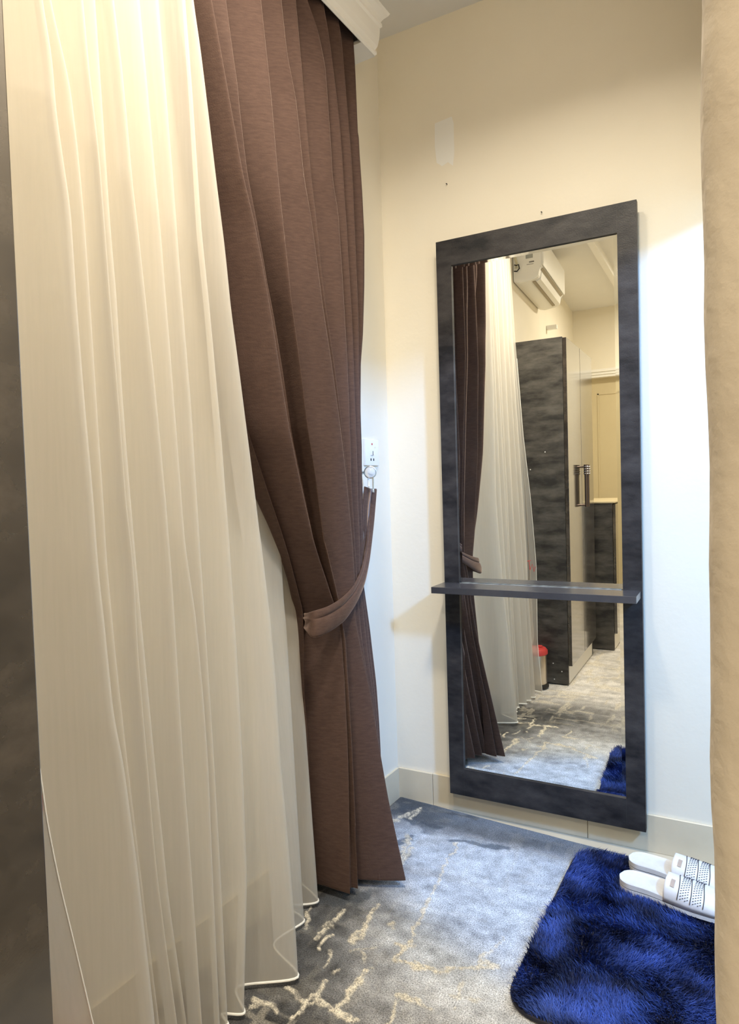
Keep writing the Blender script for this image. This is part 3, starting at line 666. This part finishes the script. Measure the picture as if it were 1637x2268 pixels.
for (sx0, sy0), sa in SLP:
    c0, s0 = math.cos(MROT), math.sin(MROT); wx_ = .94+(xs_-.94)*c0-(ys_+.46)*s0; wy_ = -.46+(xs_-.94)*s0+(ys_+.46)*c0
    lx = (wx_-sx0)*math.cos(sa)+(wy_-sy0)*math.sin(sa); ly = -(wx_-sx0)*math.sin(sa)+(wy_-sy0)*math.cos(sa)
    hw_ = .037+.012*smooth(.25*.272, .72*.272, lx); inside = (lx > .003) & (lx < .270) & (np.abs(ly) < hw_*np.clip(np.minimum((lx+.012)/.05, (.285-lx)/.06), 0, 1)**.5)
    ok &= ~inside
xs_ = xs_[ok][:N]; ys_ = ys_[ok][:N]; N = len(xs_)
c_, s_ = math.cos(MROT), math.sin(MROT); cx, cy = .94, -.46
bxx = cx+(xs_-cx)*c_-(ys_-cy)*s_; byy = cy+(xs_-cx)*s_+(ys_-cy)*c_
ang = 6.28*1.6*fbm(bxx*6, byy*6, 3, 81)+rng.normal(0, .55, N)
lean = .004+.013*fbm(bxx*8, byy*8, 3, 91)+rng.normal(0, .003, N)
hgt = rng.uniform(.013, .021, N)*(.7+.5*fbm(bxx*7, byy*7, 3, 95))
lean = np.abs(lean)*1.25
base = np.stack([bxx, byy, np.full(N, .0095)], 1)
dirv = np.stack([np.cos(ang), np.sin(ang), np.zeros(N)], 1); side = np.stack([-np.sin(ang+rng.normal(0, 1, N)), np.cos(ang+rng.normal(0, 1, N)), np.zeros(N)], 1)
wd = rng.uniform(.0007, .0012, N)[:, None]
mid = base+dirv*(lean*.35)[:, None]+np.array([0, 0, 1])*(hgt*.65)[:, None]
tip = base+dirv*lean[:, None]+np.array([0, 0, 1])*hgt[:, None]
VV = np.stack([base-side*wd, base+side*wd, mid+side*wd*.8, mid-side*wd*.8, tip], 1).reshape(-1, 3)
me = bpy.data.meshes.new('pile'); i5 = np.arange(N)*5
loops = np.concatenate([np.stack([i5, i5+1, i5+2, i5+3], 1), np.stack([i5+3, i5+2, i5+4, i5+4], 1)[:, :3]], 1)
me.vertices.add(N*5); me.vertices.foreach_set('co', VV.ravel())
me.loops.add(N*7); me.loops.foreach_set('vertex_index', loops.ravel().astype(np.int32))
me.polygons.add(N*2); st_ = np.stack([np.arange(N)*7, np.arange(N)*7+4], 1).ravel(); me.polygons.foreach_set('loop_start', st_.astype(np.int32))
me.update(calc_edges=True); me.validate()
ca2 = me.color_attributes.new('yarn', 'FLOAT_COLOR', 'POINT')
tn = np.clip(.36+3.0*(fbm(bxx*13+3*byy, byy*17, 4, 101)-.43)+rng.normal(0, .12, N), .05, 1.5)
yc = np.ones((N, 5, 4)); yc[:, :, 0] = (.034*tn+.003)[:, None]; yc[:, :, 1] = (.070*tn+.005)[:, None]; yc[:, :, 2] = (.285*tn+.024)[:, None]
ca2.data.foreach_set('color', yc.ravel())
M_pile = mat('blue_shag_yarn', (.02, .05, .28), .6, .3); vc = nd(M_pile, 'ShaderNodeVertexColor'); vc.layer_name = 'yarn'
M_pile.node_tree.links.new(vc.outputs[0], M_pile.node_tree.nodes['Principled BSDF'].inputs['Base Color'])
pl = link('pile', me, M_pile, None); par(pl, mt); pl['kind'] = 'stuff'

# ------------------------------------------------------------------ slippers
def slipper(loc, rot, label):
    r = empty('slipper', loc, label, 'slipper', 'pair of white slippers', (0, 0, rot))
    Ln = .272
    # half-width along the length: x = 0 heel .. Ln toe
    us = np.linspace(0, 1, 41)
    def hw(u):
        a = .036+.012*smooth(.25, .72, u); 
        e = np.where(u < .14, np.sqrt(np.clip(1-((.14-u)/.14)**2, 0, 1)), 1.0); e = np.where(u > .80, np.sqrt(np.clip(1-((u-.80)/.20)**2, 0, 1)), e)
        return np.maximum(a*e, .0006)
    def zt(u): return .026-.006*smooth(.2, .6, u)+.002*smooth(.85, 1, u)
    def slab(name, m, zl, zh, grow):
        bm = bmesh.new(); rows = []
        cs = (-1, -.9, -.6, -.3, 0, .3, .6, .9, 1)
        top = []; bot = []
        for u in us:
            w = float(hw(u))+grow; x = u*(Ln+2*grow)-grow
            top.append([bm.verts.new((x, c*w, zt(u)*zh-(.0022*(abs(c) < .95))*(1 if name == 'footbed' else 0))) for c in cs])
            bot.append([bm.verts.new((x, c*w, zt(u)*zl)) for c in cs])
        n = len(cs)
        for i in range(len(us)-1):
            for k in range(n-1):
                bm.faces.new((top[i][k], top[i+1][k], top[i+1][k+1], top[i][k+1])); bm.faces.new((bot[i][k], bot[i][k+1], bot[i+1][k+1], bot[i+1][k]))
            for k in (0, n-1): bm.faces.new((bot[i][k], bot[i+1][k], top[i+1][k], top[i][k]))
        for i in (0, len(us)-1):
            for k in range(n-1): bm.faces.new((bot[i][k], top[i][k], top[i][k+1], bot[i][k+1]))
        m_ = MB(); m_.bm.free(); m_.bm = bm; return m_.build(name, m, r, True)
    slab('outsole', M_rubberw, .0, .46, .001); slab('welt_line', M_groove, .46, .54, .0004); slab('footbed', M_rubberw, .54, 1.0, .001)
    # strap: arch from side to side, from 44% to 84% of the length
    u0, u1 = .43, .86; nu, nv = 26, 29
    def arch(u, v, off=0):
        t = (u-u0)/(u1-u0); skew = .045*math.cos(v*PI)*(1-t)      # rear edge swept
        uu = u+.05*(abs(math.cos(v*PI))**1.5)*(t-.5)*.6
        w = float(hw(min(uu, .93)))+.0018+off; hgt_ = (.050-.018*t)*(math.sin(max(0, min(1, v))*PI)**.62)
        return Vector((uu*Ln, -math.cos(v*PI)*w*(1 if abs(math.cos(v*PI)) < 1 else 1), .012+hgt_+off))
    bm = bmesh.new(); g_ = [[bm.verts.new(arch(u0+(u1-u0)*i/(nu-1), k/(nv-1))) for k in range(nv)] for i in range(nu)]
    for i in range(nu-1):
        for k in range(nv-1): bm.faces.new((g_[i][k], g_[i][k+1], g_[i+1][k+1], g_[i+1][k]))
    m_ = MB(); m_.bm.free(); m_.bm = bm; stp = m_.build('strap', M_rubberw, r, True)
    md = stp.modifiers.new('thickness', 'SOLIDIFY'); md.thickness = .0032; md.offset = -1
    for uu in (.54, .64, .74):
        mb = MB(); mb.tube([arch(uu+.012*math.sin(v*PI*2), v, .0006) for v in np.linspace(.06, .94, 26)], .0011, 6)
        mb.build('strap_groove', M_groove, stp, True)
    mb = MB()
    for a0, a1 in ((.555, .63), (.655, .73)):
        for i in range(4):
            for k in range(16):
                uu = a0+(a1-a0)*(i+.5)/4; v = .08+.84*(k+.5*(i % 2))/16
                p = arch(uu, v, .0007); q = arch(uu+.010, min(v+.018, .98), .0007); mb.tube([p, q], .0008, 5)
    mb.build('strap_perforation', M_groove, stp, True)
    bm = bmesh.new()
    g2 = [[bm.verts.new(arch(.478+.034*i, .24+.17*k/6, .0014)) for k in range(7)] for i in range(2)]
    for k in range(6): bm.faces.new((g2[0][k], g2[0][k+1], g2[1][k+1], g2[1][k]))
    m_ = MB(); m_.bm.free(); m_.bm = bm; m_.build('badge', M_badge, stp)
    return r
slipper((.776, -.262, .0185), math.radians(-6), 'white rubber slipper on the blue mat, nearer the camera')
slipper((.786, -.160, .0185), math.radians(-6), 'white rubber slipper on the blue mat, next to the mirror wall')

# ------------------------------------------------------------------ lights
def area(name, loc, tgt, size, pw, col, sy=None, shape='DISK', spread=None):
    l = bpy.data.lights.new(name, 'AREA'); l.energy = pw; l.color = col; l.shape = shape; l.size = size
    if sy: l.size_y = sy
    if spread: l.spread = spread
    o = bpy.data.objects.new(name, l); COL.objects.link(o); o.location = loc
    o.rotation_euler = (Vector(tgt)-Vector(loc)).to_track_quat('-Z', 'Y').to_euler(); return o
WARM = (1.0, .90, .74); SPR = math.radians(146)
area('ceiling_lamp', (.36, -1.08, CEIL-.02), (.36, -1.08, 0), .16, 8.5, WARM, spread=SPR)
area('ceiling_lamp_room', (.80, -1.12, CEIL-.02), (.80, -1.12, 0), .20, 16, WARM, spread=SPR)
area('ceiling_lamp_back', (.85, -3.2, CEIL-.02), (.85, -3.2, 0), .25, 22, WARM)
area('window_daylight', (XR+.02, (WY0+WY1)/2, (WZ0+WZ1)/2), (.3, .05, .7), .22, 62, (.20, .46, 1.0), .22, 'RECTANGLE')
wd_ = bpy.data.worlds.new('world'); S.world = wd_; wd_.use_nodes = True
wd_.node_tree.nodes['Background'].inputs[0].default_value = (.6, .75, 1, 1); wd_.node_tree.nodes['Background'].inputs[1].default_value = .3
S.view_settings.view_transform = 'Standard'; S.view_settings.look = 'None'; S.view_settings.gamma = 1.0; S.view_settings.exposure = 0.42
S.view_settings.use_curve_mapping = False
S.cycles.max_bounces = 14; S.cycles.diffuse_bounces = 8; S.cycles.transparent_max_bounces = 16; S.cycles.glossy_bounces = 6
S.cycles.use_denoising = True
